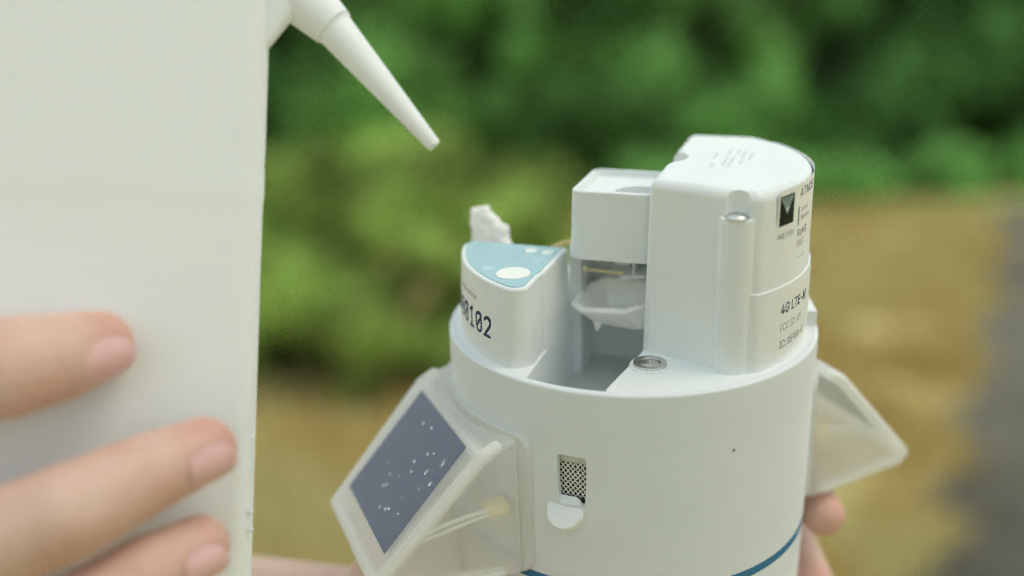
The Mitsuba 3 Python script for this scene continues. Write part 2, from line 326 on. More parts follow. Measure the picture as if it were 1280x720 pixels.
# shell: a thin-walled cylinder with a rounded rim, a vent opening cut through it
prof = [(49.7, -53.2)] + [(49.75 + 0.25 * (z + 53.2) / 50, z) for z in (-40, -25, -10, -2.0)] + [(50 - 0.8 + 0.8 * math.cos(a), -0.8 + 0.8 * math.sin(a)) for a in np.linspace(0, math.pi / 2, 7)]
prof += [(48.4 - 0.4 * math.sin(a), -0.4 + 0.4 * math.cos(a)) for a in np.linspace(0, math.pi / 2, 5)] + [(48.0, -30), (47.6, -53.2)]
shell = man(lathe(prof, 360))
def at_az(m, az): return m.rotate((0, 0, az))                      # a body modelled along +x, turned to an azimuth
vent_az = -112.7
cut = Manifold.batch_hull([boxm(44, 54, -3.7, 3.7, -24, -18.0), boxm(44, 54, -3.3, 3.3, -31, -17.4)])
shell = shell - at_az(cut, vent_az)
clip = lathe([(49.9, -8), (50.55, -8.4), (50.55, -17), (49.9, -17.4)], 360)
put(S + '__shell', dev(shell), 'white_body_plastic', smooth=32)
put(S + '__trim_ring', dev(lathe([(49.55, -53.25), (49.75, -53.3), (49.75, -55.6), (49.55, -55.65), (47, -55.6), (47, -53.3)], 240)), 'blue_trim', smooth=40, label='blue trim ring')
put(S + '__lower_body', dev(lathe([(49.7, -55.7), (49.5, -70), (49.0, -150), (48, -152), (20, -153), (20, -56), (47, -55.7)], 180)), 'white_body_plastic', smooth=32)
# deck inside the rim, with the channel that crosses it
chan = Polygon([(-15.6, -60), (4.3, -60), (4.6, -46), (8.0, -23.2), (8.0, 11.5), (-15.6, 11.5)])
deck_poly = smooth_poly(Point(0, 0).buffer(48.25, 120).difference(chan), 0.6, 0.6)
put(S + '__deck', uvd(loft(deck_poly, [(-17.2, 0)] + rounded(-17, -0.04, 0.15), 0.8)), 'white_plastic', smooth=35)
put(S + '__channel_floor', dev(cylm(47.9, -20, -17.0)), 'grey_floor_plastic', smooth=30)
# the control pod
pod_poly = smooth_poly(disc.intersection(sbox(-60, -60, -16.2, -4.2)), 4.6, 0)
pod_poly = pod_poly.union(smooth_poly(disc.intersection(sbox(-30, -28, -15.6, -4.2)), 0.6, 0)).buffer(0.2).buffer(-0.2)
pod_poly = smooth_poly(pod_poly, 0.9, 3.0)
put(S + '__control_pod', uvd(loft(pod_poly, rounded(-0.6, 20.5, 0.7, 0.9, 0), 0.6)), 'white_plastic', smooth=35)
lab = put(S + '__top_sticker', uvd(loft(pod_poly.buffer(-2.0, 12), [(20.48, 0), (20.72, 0), (20.78, 0.08)], 0.6)), 'teal_sticker', smooth=30, label='pale blue sticker with white button')
def on_top(poly, z, h=0.05): return uvd(mapped(flat(poly, h, z), lambda v: v))
def ell(u, v, a, b): return shapely.affinity.scale(Point(u, v).buffer(1, 32), a, b)
put(lab + '__button', uvd(loft(ell(-23.6, -30.0, 4.3, 4.6), [(20.7, 0), (20.95, 0), (21.05, 0.25)], 0.4)), 'white_ink', smooth=30)
put(lab + '__indicator_light', on_top(ell(-24.9, -10.7, 1.6, 1.9), 20.79), 'white_ink', smooth=False)
put(lab + '__indicator_light', on_top(ell(-20.3, -11.2, 1.6, 1.9), 20.79), 'white_ink', smooth=False)
for k, (u, v, L) in enumerate(((-24.6, -15.5, 3.4), (-20.6, -18.0, 6.6), (-22.2, -17.2, 2.2))):     # small unreadable print lines
    put(lab + '__print_line', on_top(shapely.affinity.rotate(sbox(u - 0.35, v - L / 2, u + 0.35, v + L / 2), -4), 20.79), 'pale_teal_ink', smooth=False)
put(lab + '__print_line', on_top(sbox(-32.5, -29.6, -29.6, -26.0), 20.79), 'pale_teal_ink', smooth=False)

def glyph(ch, h=5.7, w=3.5, t=0.80):
    """monospaced numerals with a slashed nought, as bands of even width"""
    def arc(cx, cy, rx, ry, a0, a1, n=14): return [(cx + rx * math.cos(a), cy + ry * math.sin(a)) for a in np.radians(np.linspace(a0, a1, n))]
    hw, r = w / 2 - t / 2, (w - t) / 2
    if ch == '0':
        ring = LineString(arc(w / 2, t / 2 + r, hw, r, 180, 360) + arc(w / 2, h - t / 2 - r, hw, r, 0, 180) + [(t / 2, t / 2 + r)]); ls = [ring, LineString([(t * 0.9, h * 0.27), (w - t * 0.9, h * 0.73)])]
    elif ch == '1': ls = [LineString([(t / 2, h * 0.78), (w * 0.52, h - t / 2), (w * 0.52, t / 2)]), LineString([(t / 2, t / 2), (w - t / 2, t / 2)])]
    else: ls = [LineString(arc(w / 2, h - t / 2 - r * 0.95, hw, r * 0.95, 170, -40) + [(t / 2, t / 2), (w - t / 2, t / 2)])]
    return shapely.union_all([l.buffer(t / 2, cap_style='flat', join_style='mitre') for l in ls])
def pod_R(z): return RI - 0.9 * (z + 0.6) / 20.4
ser = shapely.union_all([shapely.affinity.translate(glyph(c), n * 4.42, 0) for n, c in enumerate('000102')])
put(S + '__control_pod__serial_print', dev(wrap(flat(ser), pod_R(8) + 0.06, -176.2, 5.6)), 'navy_ink', smooth=False)
put(S + '__control_pod__caption_print', dev(wrap(text('Serial number', 1.5), pod_R(14) + 0.06, -170.0, 13.9)), 'grey_ink', smooth=False)

# the tall electronics block
blk = disc.intersection(Polygon([(7.6, -22.2), (18.0, -24.6), (26.5, -28.4), (36.5, -29.6), (37, -60), (60, -60), (60, 37.6), (7.6, 37.6)]))
blk = smooth_poly(blk, 4.0, 2.5)
tall = man(loft(blk, rounded(-0.6, 44.5, 2.6, 1.1), 0.6))
boss = cylm(4.6, -0.6, 38.2, 31.0, -26.7, 64, 4.3)
tall = tall + boss - cylm(3.1, 38.2, 60, 30.7, -29.0, 64) - cylm(7.6, 38.8, 60, 6.2, 5.0, 96)
tall = tall + (man(loft(blk, [(-0.6, 0.0), (20.0, 0.12), (20.15, 0.3)], 0.6)) - boxm(-10, 27.5, -60, 60, -5, 30))
EB = put(S + '__electronics_block', uvd(tall), 'white_plastic', smooth=35)
put(EB + '__screw', uvd(cylm(2.7, 38.1, 38.6, 30.8, -28.6, 40) + Manifold.sphere(2.5, 40).scale((1, 1, 0.45)).translate((30.8, -28.6, 38.55)) - cylm(0.9, 39.2, 41, 30.8, -28.6, 6)), 'steel', smooth=30)
for v0, L, du in ((9, 8, 0), (-2, 5, 0.6), (13, 9, 3.0), (3, 10, 3.2), (3, 13, 4.8), (15, 6, 5.2), (12, 8, 7.0), (3, 6, 7.2), (10, 10, 9.0)):                   # faint moulded marks on its top
    q = shapely.union_all([sbox(20 + du, v0 - L / 2 + k * 1.5, 20.9 + du, v0 - L / 2 + k * 1.5 + 1.0) for k in range(int(L / 1.5))])
    put(EB + '__moulded_mark', on_top(q, 44.5, 0.04), 'faint_ink', smooth=False)
def blk_R(z): return RI - 1.1 * (z + 0.6) / 42.5
def low_R(z): return RI - 0.12 * (z + 0.6) / 20.6
def sheet(w, h, r=1.0):
    n = int(w / 0.8); xs = np.linspace(0, w, n); ins = np.where(xs < r, r - np.sqrt(np.maximum(0, r * r - (r - xs) ** 2)), 0.0)
    lo, hi = np.column_stack([xs, ins]), np.column_stack([xs, h - ins])
    V = np.vstack([np.column_stack([q, np.full(n, z)]) for z in (0.0, 0.04) for q in (lo, hi)]); k = np.arange(n - 1)
    def quad(a, b): return np.vstack([np.column_stack([a + k, a + k + 1, b + k + 1]), np.column_stack([a + k, b + k + 1, b + k])])
    F = np.vstack([quad(2 * n, 3 * n), quad(n, 0), quad(0, 2 * n), quad(3 * n, n), [[0, 2 * n, 3 * n], [0, 3 * n, n], [n - 1, 2 * n - 1, 4 * n - 1], [n - 1, 4 * n - 1, 3 * n - 1]]])
    return trimesh.Trimesh(V, F, process=False)
LB = put(S + '__rating_label', dev(wrap(sheet(60, 23), blk_R(32) + 0.09, -49.9, 20.9, 90)), 'label_paper', smooth=False, label='upper printed label with square emblem')
Rl = blk_R(32) + 0.12
def curve_poly(pts): return Polygon(pts)
put(LB + '__emblem', dev(wrap(flat(sbox(0, 0, 6.4, 7.3)), Rl, -49.0, 35.2)), 'logo_black', smooth=False)
fan = [Polygon([(3.2, 1.9 + 1.0), (3.2 + 3.0 * math.tan(a0), 6.9), (3.2 + 3.0 * math.tan(a1), 6.9)]) for a0, a1 in ((-0.74, -0.64), (-0.50, -0.40), (-0.27, -0.19), (-0.05, 0.03), (0.15, 0.23), (0.36, 0.46), (0.60, 0.70))]
fan.append(Polygon([(3.2, 2.8), (2.2, 4.3), (4.2, 4.3)]))
put(LB + '__emblem_fan', dev(wrap(flat(shapely.union_all(fan), 0.03, 0.07), Rl, -49.0, 35.2)), 'logo_pale', smooth=False)
def lprint(s, h, az, z, ink='navy_ink', bold=False, base=None, R=None, st=1.0):
    put((base or LB) + '__print_line', dev(wrap(text(s, h, bold=bold, stretch=st), R or Rl, az, z)), ink, smooth=False)
lprint('METER', 1.25, -49.3, 32.1, 'grey_ink', True, st=1.25)
lprint('ATMOS', 2.3, -37.2, 40.4, 'navy_ink')
put(LB + '__print_bar', dev(wrap(flat(sbox(0, 0, 0.55, 4.6)), Rl, -37.6, 33.6)), 'navy_ink', smooth=False)
for k, s in enumerate(('Serial', 'Made in')): lprint(s, 1.3, -35.5, 36.6 - 2.1 * k, 'grey_ink')
lprint('RoHS', 1.9, -37.6, 30.6, 'navy_ink'); lprint('PAT', 1.9, -37.6, 27.8, 'grey_ink')
lprint('METER', 1.2, -36.5, 24.0, 'navy_ink')
LC = put(S + '__radio_label', dev(wrap(sheet(60, 19), low_R(10) + 0.09, -49.0, 0.7, 90)), 'label_paper', smooth=False, label='lower printed label with radio approval lines')
Rc = low_R(10) + 0.12
lprint('4G LTE-M', 2.5, -46.8, 12.9, 'navy_ink', True, LC, Rc, 0.9)
lprint('FCC ID: XP', 2.0, -46.6, 8.3, 'grey_ink', False, LC, Rc, 0.82)
lprint('IC: 8595A-0', 2.0, -46.4, 3.9, 'grey_ink', True, LC, Rc, 0.82)
# plate screw beside the channel
put(S + '__plate_screw', uvd(cat(man(trimesh.creation.annulus(2.7, 4.1, 1.2, sections=64)).translate((11.7, -30.8, 0.4)), Manifold.sphere(2.75, 48).scale((1, 1, 0.35)).translate((11.7, -30.8, 0.15)) - cylm(0.9, 0.75, 2, 11.7, -30.8, 6))), 'steel', smooth=30)
put(S + '__screw_seat', uvd(man(trimesh.creation.annulus(4.15, 5.0, 0.7, sections=64)).translate((11.7, -30.8, 0.0))), 'white_plastic', smooth=30)
# sensor box that bridges the channel
bp_ = smooth_poly(sbox(-14.2, -13.0, 9.0, 13.8), 3.6, 0)
sb = man(loft(bp_, rounded(20.2, 38.4, 0.5, 0.5), 0.5)) - man(loft(bp_.buffer(-1.7, 12), [(36.6, 0.6), (37.2, 0.2), (39, 0)], 0.5)) - cylm(7.0, 33, 40, 3.0, -4.0, 72) - boxm(-11, 7, -10, 10.5, 19, 23)
put(S + '__sensor_box', uvd(sb), 'white_plastic', smooth=35)
bw = boxm(-16.5, 9, 11.0, 15.0, -17, 20.2) + boxm(-16.6, -13.2, -3.0, 11.2, -17, 20.1)
put(S + '__back_wall', uvd(bw), 'white_plastic', smooth=20)
for u, z in ((-10.6, 9.2), (-8.2, 8.9)): put(S + '__wall_hole', uvd(Manifold.cylinder(0.6, 0.75, 0.75, 24).rotate((90, 0, 0)).translate((u - 3.2, 11.0, z - 3.2))), 'dark_cavity', smooth=30)
# tipping spoon
rim_o = [(-14.4, -8.4, 5.4), (-11.2, -10.6, 4.7), (0.8, -10.6, 5.2), (4.6, -9.0, 6.6), (7.0, -7.5, 7.2), (7.0, 7, 8.6), (-9.6, 7, 8.4), (-13.5, 2, 7.0)]
bot_o = [(-8.8, -7.2, 0.2), (4.5, -7.2, -0.6), (6.5, -5, -0.6), (6.5, 4, 0.2), (-7.5, 4, 0.4), (-11.0, -6.0, 2.6)]
outer = Manifold.batch_hull([ball(p, 0.35, 16) for p in rim_o] + [ball((u * 0.84 - 0.3, v * 0.78 - 0.2, z + 1.5), 1.9, 28) for u, v, z in bot_o])
inner = Manifold.batch_hull([ball((u * 0.82 - 0.3, v * 0.74 - 0.2, z + 1.9), 1.3, 28) for u, v, z in bot_o] + [ball(q_, 0.3, 12) for q_ in [(u + (-0.6 - u) * 0.07, v + (-1 - v) * 0.09, z + 1.4) for u, v, z in rim_o]])
top_cut = Manifold.batch_hull([ball((u * 1.8, v * 1.8, z + dz + 0.28 + (v * 0.8) * 0.19), 0.02, 6) for u, v, z in rim_o for dz in (0, 14)])
put(S + '__tipping_spoon', uvd(outer - inner), 'spoon_plastic', smooth=35, label='translucent tipping spoon')
put(S + '__spoon_nib', uvd(Manifold.batch_hull([ball((-8.0, -6.4, 0.9), 1.1, 16), ball((-7.2, -6.4, 0.8), 1.0, 16), ball((-7.6, -7.0, -1.6), 0.45, 16)])), 'spoon_plastic', smooth=True)
put(S + '__contact_rod', uvd(tube([(-11.2, -5.0, 14.8), (-0.6, -5.0, 14.4)], 0.38) + ball((-11.2, -5.0, 14.8), 0.85)), 'brass', smooth=True)
put(S + '__spoon_bracket', uvd(hullb([(-1.2, -6.5, 13.6), (5, -6.5, 14.6), (5, 6, 16), (-1.2, 6, 16)], 0.5, 12) + boxm(-3.5, 0.6, -4, 6, 16.4, 19.8) + boxm(1.6, 2.2, -5.5, 6, 14, 20)), 'white_plastic', smooth=35)
put(S + '__spoon_lever', uvd(hullb([(-9.0, 7.2, 8.2), (6, 7.2, 8.6), (6, 8.6, 14), (-6, 8.6, 13)], 0.4, 12)), 'milky_plastic', smooth=35)
put(S + '__brown_lead', uvd(tube([(-26.5, 8, 13.2), (-23.5, 5, 17.0), (-19.5, 2.5, 19.3), (-15.0, 1.0, 20.9)], 0.75)), 'tan_plastic', smooth=True)
# catches at the right of the rim
def tab(r0, r1, a0, a1, z0, z1): return at_az(hullb([(r, y, z) for r in (r0, r1) for y in (-(a1 - a0) * 0.4, (a1 - a0) * 0.4) for z in (z0, z1)], 0.35, 10), (a0 + a1) / 2)
put(S + '__rim_catch', dev(tab(46.5, 48.9, -12, 2, -0.4, 4.0)), 'white_plastic', smooth=30)
for z in (-6.5, -11, -15.5): put(S + '__rib', dev(tab(49.6, 50.35, -9, -5, z - 2.4, z)), 'white_body_plastic', smooth=30)
put(S + '__speck', dev(wrap(flat(Point(0, 0).buffer(0.5)), 50.0, -66.7, -17.0)), 'grey_ink', smooth=False)

# vent: woven wire behind the opening, and the round drip ledge below it
wires = []
for k in range(-7, 8):
    for s in (-1, 1):
        pts = []
        for t in np.linspace(-10, 10, 41):
            y, z = (t * 0.66 + k * 1.27), (-22.5 + s * t * 0.78)
            if abs(y) < 4.6 and -31 < z < -15.8: pts.append((47.0 + 0.22 * s * math.sin(t * 2.7), y, z))
        if len(pts) > 1: wires.append(tube(pts[::2] if len(pts) > 3 else pts, 0.17, 6))
put(S + '__vent_mesh', dev(at_az(Manifold.compose(wires) if False else man(cat(*wires)) if False else Manifold.batch_boolean(wires, m3.OpType.Add), vent_az)), 'mesh_wire', smooth=True, label='woven wire vent mesh')
put(S + '__vent_cavity', dev(at_az(boxm(44.6, 45.2, -5, 5, -33, -15) , vent_az)), 'vent_cavity', smooth=False)
lipd = Manifold.cylinder(3.0, 4.85, 4.75, 64).translate((0, 0, -3.0)) + Manifold.cylinder(0.35, 4.75, 4.4, 64)
lipd = lipd.rotate((0, 52, 0)).translate((50.2, -0.4, -32.6))
put(S + '__vent_ledge', dev(at_az(lipd - (cylm(48.2, -60, 0)), vent_az - 1.6)), 'white_plastic', smooth=30)

# solar housings: clear frosted wedge, flange, cell, lead and plug
def housing(az, label, sd):
    top, bot = [(46, 24, -17.2), (53.8, 24.2, -19.3)], [(81.8, 21.4, -49.75), (80.4, 21.2, -52.2), (46, 25.2, -52.4)]
    pts = [(r, s * t, z) for r, t, z in top + bot for s in (-1, 1)]
    core = cylm(50.6, -80, 10, n=240)
    body = hullb(pts, 1.6, 28) - core
    t = tri(body); keep = (np.hypot(t.vertices[:, 0], t.vertices[:, 1])[t.faces] > 50.63).any(1)
    t.update_faces(keep); t.remove_unreferenced_vertices()
    A = lambda m: dev(mapped(m, lambda v: np.column_stack([v[:, 0] * math.cos(az) - v[:, 1] * math.sin(az), v[:, 0] * math.sin(az) + v[:, 1] * math.cos(az), v[:, 2]])))
    H = put(S + '__solar_housing', A(t), 'frosted_plastic', smooth=35, label=label)
    ring = cylm(51.4, -80, 10, n=240) - cylm(49.9, -81, 11, n=240)
    fl = CrossSection([[(-27.6, -54.2), (27.6, -54.2), (27.6, -14.6), (-27.6, -14.6)]]).offset(-4, m3.JoinType.Miter).offset(4, m3.JoinType.Round, circular_segments=32)
    fi = CrossSection([[(-24.3, -50.8), (24.3, -50.8), (24.3, -18.6), (-24.3, -18.6)]])
    prism = lambda cs: cs.extrude(60).transform([[0, 0, 1, 20], [1, 0, 0, 0], [0, 1, 0, 0]])
    put(H + '__flange', A(ring ^ (prism(fl) - prism(fi))), 'milky_plastic', smooth=30)
    tl = math.radians(47.4); sl = np.array([math.cos(tl), 0, -math.sin(tl)]); nn = np.array([math.sin(tl), 0, math.cos(tl)]); c0 = np.array([66.86, 0, -31.24])
    def slab(w, h, z0, z1):
        m = boxm(-h / 2, h / 2, -w / 2, w / 2, z0, z1)
        return mapped(m, lambda v: c0 + v[:, :1] * sl + v[:, 1:2] * np.array([0, 1, 0]) + v[:, 2:3] * nn)
    # where the housing's own slope lies
    off = np.dot(np.array([53.8, 0, -19.3]) - c0, nn) + 1.6
    put(H + '__solar_cell', A(slab(36.3, 33.6, off - 0.35, off + 0.12)), 'solar_cell', smooth=False, label='dark blue solar cell wet with drops')
    put(H + '__cell_back', A(slab(35.4, 32.6, off - 1.9, off - 1.2)), 'cell_back', smooth=False)
    my = lambda ps: [(r, sd * t, z) for r, t, z in ps]
    put(H + '__plug', A(hullb(my([(47, 23.2, -34.6), (52, 23.0, -34.8), (47, 23.2, -36.2), (52, 23.0, -36.4), (47, 19, -34.6), (52, 19, -34.8)]), 0.5, 10) + cat_m([boxm(47.6 + 1.6 * k, 48.3 + 1.6 * k, *sorted((sd * 19.5, sd * 23.6)), -37.4, -36.2) for k in range(3)])), 'cream_plastic', smooth=25)
    put(H + '__lead', A(tube(my([(52, 22.8, -35.0), (58, 22.6, -35.6), (65, 21.6, -37.4), (69, 20.3, -39.5), (71, 16, -43)]), 0.6)), 'cable_white', smooth=True)
    put(H + '__lead', A(tube(my([(52, 22.8, -36.1), (58, 22.4, -37.4), (65, 21.4, -39.4), (69, 20, -41), (71, 12, -45)]), 0.6)), 'cable_white', smooth=True)
    edge = []
    for s_ in (-1, 1):
        edge.append(tube([(50.0, s_ * 24.1, -17.2), (53.8, s_ * 24.2, -19.3), (81.8, s_ * 21.4, -49.75), (80.4, s_ * 21.2, -52.2), (50.0, s_ * 25.1, -52.4)], 1.63, 20))
    edge += [tube([(53.8, -24.2, -19.3), (53.8, 24.2, -19.3)], 1.63, 20), tube([(81.8, -21.4, -49.75), (81.8, 21.4, -49.75)], 1.63, 20)]
    edge = [cat_m(edge) - cylm(50.9, -80, 10, n=240)]
    put(H + '__rounded_edge', A(cat_m(edge)), 'edge_plastic', smooth=35)
    r = np.random.default_rng(int(abs(az) * 100)); dm = []
    spots = [(14.2, -9.5, 1.25, 2.1), (15.3, -3.6, .7, 1.2), (10.5, -4.6, .6, 1.2), (12.5, -0.5, 1.0, .9), (8, -9, .5, .5), (5.5, -7.6, .8, .6), (2.4, -3.4, .7, .6), (4.6, -1.2, .55, .5), (-1.6, 6.6, .6, .9), (-3.6, 4.2, .6, .8),
             (-2.8, 7.6, .55, .9), (2.6, 11.6, .5, .6), (5.4, 10.4, .5, .8), (6.8, 9.6, .4, .6), (-6, -11.5, .45, .6), (-1, -12.6, .4, .6), (8.5, 5, .3, .3), (0.6, 2.5, .3, .3), (-8.5, 3, .3, .3), (12, 8, .35, .35)]
    for y, x, a, b in spots:
        d = Manifold.sphere(1.0, 20).scale((b * 0.75, a * 0.75, 0.34)); d = d ^ boxm(-3, 3, -3, 3, 0, 3)
        put(H + '__water_drop', A(mapped(d, lambda v, x=x, y=y: c0 + (v[:, :1] + x) * sl + (v[:, 1:2] + y) * np.array([0, 1, 0]) + (v[:, 2:3] + off + 0.14) * nn)), 'water', smooth=True)
    return H
def cat_m(ms): return Manifold.batch_boolean(ms, m3.OpType.Add)
housing(math.radians(-158.32), 'left clear housing with wet solar cell facing the viewer', 1)
housing(math.radians(21.68), 'right clear housing seen from its side', -1)
for k, (u, v) in enumerate([(-33, -20), (-38, -14), (-30, -13), (-27.5, -17), (-26.5, -12.8), (-18.5, -21), (-36, -24), (-20, -26), (-17.6, -8.5), (-18.2, -11.5), (-30.5, -6.5)]):
    d = Manifold.sphere(1.0, 16).scale((0.22, 0.28, 0.10)) ^ boxm(-3, 3, -3, 3, 0, 3)
    put(lab + '__water_drop', uvd(d.translate((u, v, 20.8))), 'water', smooth=True)

# foam plug behind the pod
def lumpy(m, amp, f, seed, edge=0.5):
    t = tri(m.refine_to_length(edge)); n = t.vertex_normals
    k = meshkit.fbm(t.vertices * f + seed, 4) - 0.5; k2 = np.abs(meshkit.noise(t.vertices * f * 2.1 + seed, 5) - 0.5)
    t.vertices = t.vertices + n * ((k * 1.4 + k2 * 1.1) * amp)[:, None]; return t
fm = Manifold.batch_boolean([hullb([(-46.3, 5, 12), (-46.6, 5, 25.6), (-43.4, 5, 26.6), (-42, 7, 12)], 1.3, 16), hullb([(-43, 5, 12), (-43.2, 5, 25.6), (-40.2, 4.6, 23.2), (-40, 7, 12)], 1.3, 16),
                              hullb([(-39.5, 4, 0), (-39.8, 4, 22.4), (-37.6, 4, 21.6), (-37.0, 6, 0)], 1.3, 16), hullb([(-37.5, 3.4, 10), (-37.2, 3.2, 18.0), (-36.6, 4, 17), (-44, 6, -0.5), (-38, 9, -0.5)], 1.2, 16)], m3.OpType.Add)
labels['foam_plug'] = {'label': 'crumpled white foam plug behind the pale blue sticker', 'category': 'foam plug'}
put('foam_plug', uvd(lumpy(fm, 0.9, 0.4, 3)), 'foam', smooth=True)

# ---------------------------------------------------------------- the bottle
BT, BR = PITCH - math.radians(5.0), math.radians(-2.5)                # leaning back a little and over to the right
b_up = np.array([-math.sin(BR), -math.cos(BR) * math.cos(BT), -math.cos(BR) * math.sin(BT)])
B_YAW = math.radians(16.0)                                            # its right side lies along the line of sight
b_x = np.array([math.cos(B_YAW), 0, math.sin(B_YAW)]) - b_up * (b_up[0] * math.cos(B_YAW) + b_up[2] * math.sin(B_YAW)); b_x /= np.linalg.norm(b_x)
b_y = np.cross(b_x, -b_up); b_y = b_y if b_y[2] > 0 else -b_y
NEAR = 0.935                                                            # the bottle and its hand are a little nearer than the station
B0 = np.array([(328 - 640) / FOCAL * 252, 0, 252.0])                   # its front right corner
def bot(mesh):                                                       # bottle frame: x to the right along the front, y to the back, z up; mm
    return mapped(mesh, lambda v: cam2world(NEAR * (B0 + v[:, :1] * b_x + v[:, 1:2] * b_y + v[:, 2:3] * b_up)))
bt = thing('plastic_bottle', 'large white plastic bottle with a tapered pouring spout, held at the left', 'bottle')
BW, BD = 88, 45
bpoly = sbox(-BW, 0, 0, BD).buffer(-5).buffer(5, 24)
lay = rounded(-185, 118, 4.5, 0, 4, 8)
lay[-9:-9] = [(-120, 0.3), (-118, 0.4), (-60, 0.4), (0, 0.35), (17.0, 0.3), (20, 0.2), (22.5, 0.0), (27.0, 0.0), (29.0, 0.12), (34.0, 0.0)]     # a shallow label panel and a moulded ring above it
bbody = loft(bpoly, lay, 1.5)
put(bt + '__body', bot(bbody), 'bottle_plastic', smooth=40)
def P(u, v, z): return np.array([(u - 640) / FOCAL * z, (v - 360) / FOCAL * z, z])     # a point of the photograph at a measured depth -> camera frame
def cone(a, b, ra, rb, n=64): 
    a, b = np.array(a, float), np.array(b, float); d = b - a; L = np.linalg.norm(d); d /= L
    e = np.cross(d, [0, 0, 1.0]); e /= np.linalg.norm(e); f = np.cross(d, e)
    M = np.column_stack([e, f, d, a]); return Manifold.cylinder(L, ra, rb, n).transform(M.tolist())
def cam(mesh, k=1.0): return mapped(mesh, lambda v: cam2world(v * k))
zs = 255.0
q = zs / FOCAL
ax = np.array([124, 147.0]) / math.hypot(124, 147)
c1 = np.array([418.0, 36.0]); tip = np.array([543.5, 183.0])
def Pz(c): return P(c[0], c[1], zs)
noz = cone(Pz(c1 - ax * 4), Pz(tip - ax * 2.5), 24.3 * q, 9.0 * q) + cone(Pz(tip - ax * 2.5), Pz(tip), 9.0 * q, 7.6 * q)
noz = noz - cone(Pz(tip - ax * 20), Pz(tip + ax * 4), 4.0 * q, 4.5 * q)
put(bt + '__spout', cam(noz, NEAR), 'bottle_plastic', smooth=35)
col = cone(Pz(c1 - ax * 60 + np.array([-8, 0])), Pz(c1 - ax * 3), 37 * q, 27.0 * q) + cone(Pz(c1 - ax * 3), Pz(c1 + ax * 1), 27.0 * q, 24.6 * q)
put(bt + '__spout_collar', cam(col, NEAR), 'bottle_plastic', smooth=35)
web = Manifold.batch_hull([ball(P(u, v, z), r) for z in (251.5, 262) for u, v, r in ((328, 60, 1.2), (338, 46, 1.5), (348, 32, 1.7), (356, 18, 2.2), (318, -40, 3.0), (395, -60, 4.0))])
put(bt + '__shoulder', cam(web, NEAR), 'bottle_plastic', smooth=35)
for u, v in ((319.5, 548), (318.5, 640), (318.5, 662)):
    put(bt + '__seam_burr', cam(ball(P(u - 4.5, v, 256), 0.6, 12), NEAR), 'bottle_plastic', smooth=True)

# ---------------------------------------------------------------- hands
def chain(pts, rad):
    return [Manifold.batch_hull([ball(pts[k], rad[k], 28), ball(pts[k + 1], rad[k + 1], 28)]) for k in range(len(pts) - 1)]
def flesh(parts, edge=2.2, it=14):
    t = tri(Manifold.batch_boolean(parts, m3.OpType.Add).refine_to_length(edge)); t = trimesh.Trimesh(t.vertices, t.faces, process=True)
    trimesh.smoothing.filter_taubin(t, lamb=0.5, nu=0.53, iterations=it); return t
def skin_colors(v, tips, knuckles):
    base = np.tile([0.60, 0.415, 0.34], (len(v), 1)); n = meshkit.fbm(v * 0.09, 4); n2 = meshkit.fbm(v * 0.35, 3, 7)
    red = np.zeros(len(v))
    for p in tips: red = np.maximum(red, 0.55 * np.exp(-((v - p) ** 2).sum(1) / (2 * 9.0 ** 2)))
    for p in knuckles: red = np.maximum(red, 0.55 * np.exp(-((v - p) ** 2).sum(1) / (2 * 7.0 ** 2)))
    red = np.clip(red + (n - 0.5) * 0.7, 0, 1)[:, None]
    return np.clip(base * (1 - red) + np.array([0.52, 0.225, 0.175]) * red + (n2[:, None] - 0.5) * 0.05, 0, 1)
def add_hand(key, fingers, palm, label, edge=2.2, k=1.0):
    t = thing(key, label, 'hand')
    parts = [palm] + [m for f in fingers for m in chain(*f)]
    body = flesh(parts, edge)
    tips = [np.array(f[0][-1]) for f in fingers]; kn = [np.array(p) for f in fingers for p in f[0][1:-1]]
    put(t + '__skin', cam(body, k), 'skin', smooth=True, color=skin_colors(body.vertices, tips, kn))
    return t
def nail(t, tip, direc, face, w, L, out):
    """a curved nail plate lying on the back of a fingertip"""
    d = np.array(direc, float); d /= np.linalg.norm(d); n = np.array(face, float); n -= d * (n @ d); n /= np.linalg.norm(n); s = np.cross(d, n)
    a, b = np.meshgrid(np.linspace(-1, 1, 17), np.linspace(-1, 1, 15), indexing='ij')
    rr = np.maximum(np.abs(a), np.abs(b)); hy = np.hypot(a, b); k = np.where(hy > 0, rr / np.maximum(hy, 1e-9), 1) * 0.75 + 0.25
    a2, b2 = a * k, b * k
    top = np.array(tip) + (a2 * w)[..., None] * s + (b2 * L)[..., None] * d + (out - 0.42 * w * a2 ** 2 - 0.10 * L * b2 ** 2)[..., None] * n
    V = np.vstack([top.reshape(-1, 3), (top - 0.7 * n).reshape(-1, 3)]); i, j = np.meshgrid(np.arange(16), np.arange(14), indexing='ij'); k0 = i * 15 + j; F = np.stack([k0, k0 + 15, k0 + 16, k0 + 1], -1).reshape(-1, 4)
    F = np.vstack([F, F[:, ::-1] + 255])
    put(t + '__fingernail', cam((lambda q_: trimesh.Trimesh(V, np.vstack([q_[:, [0, 1, 2]], q_[:, [0, 2, 3]]]), process=False))(F), NEAR), 'nail', smooth=True)

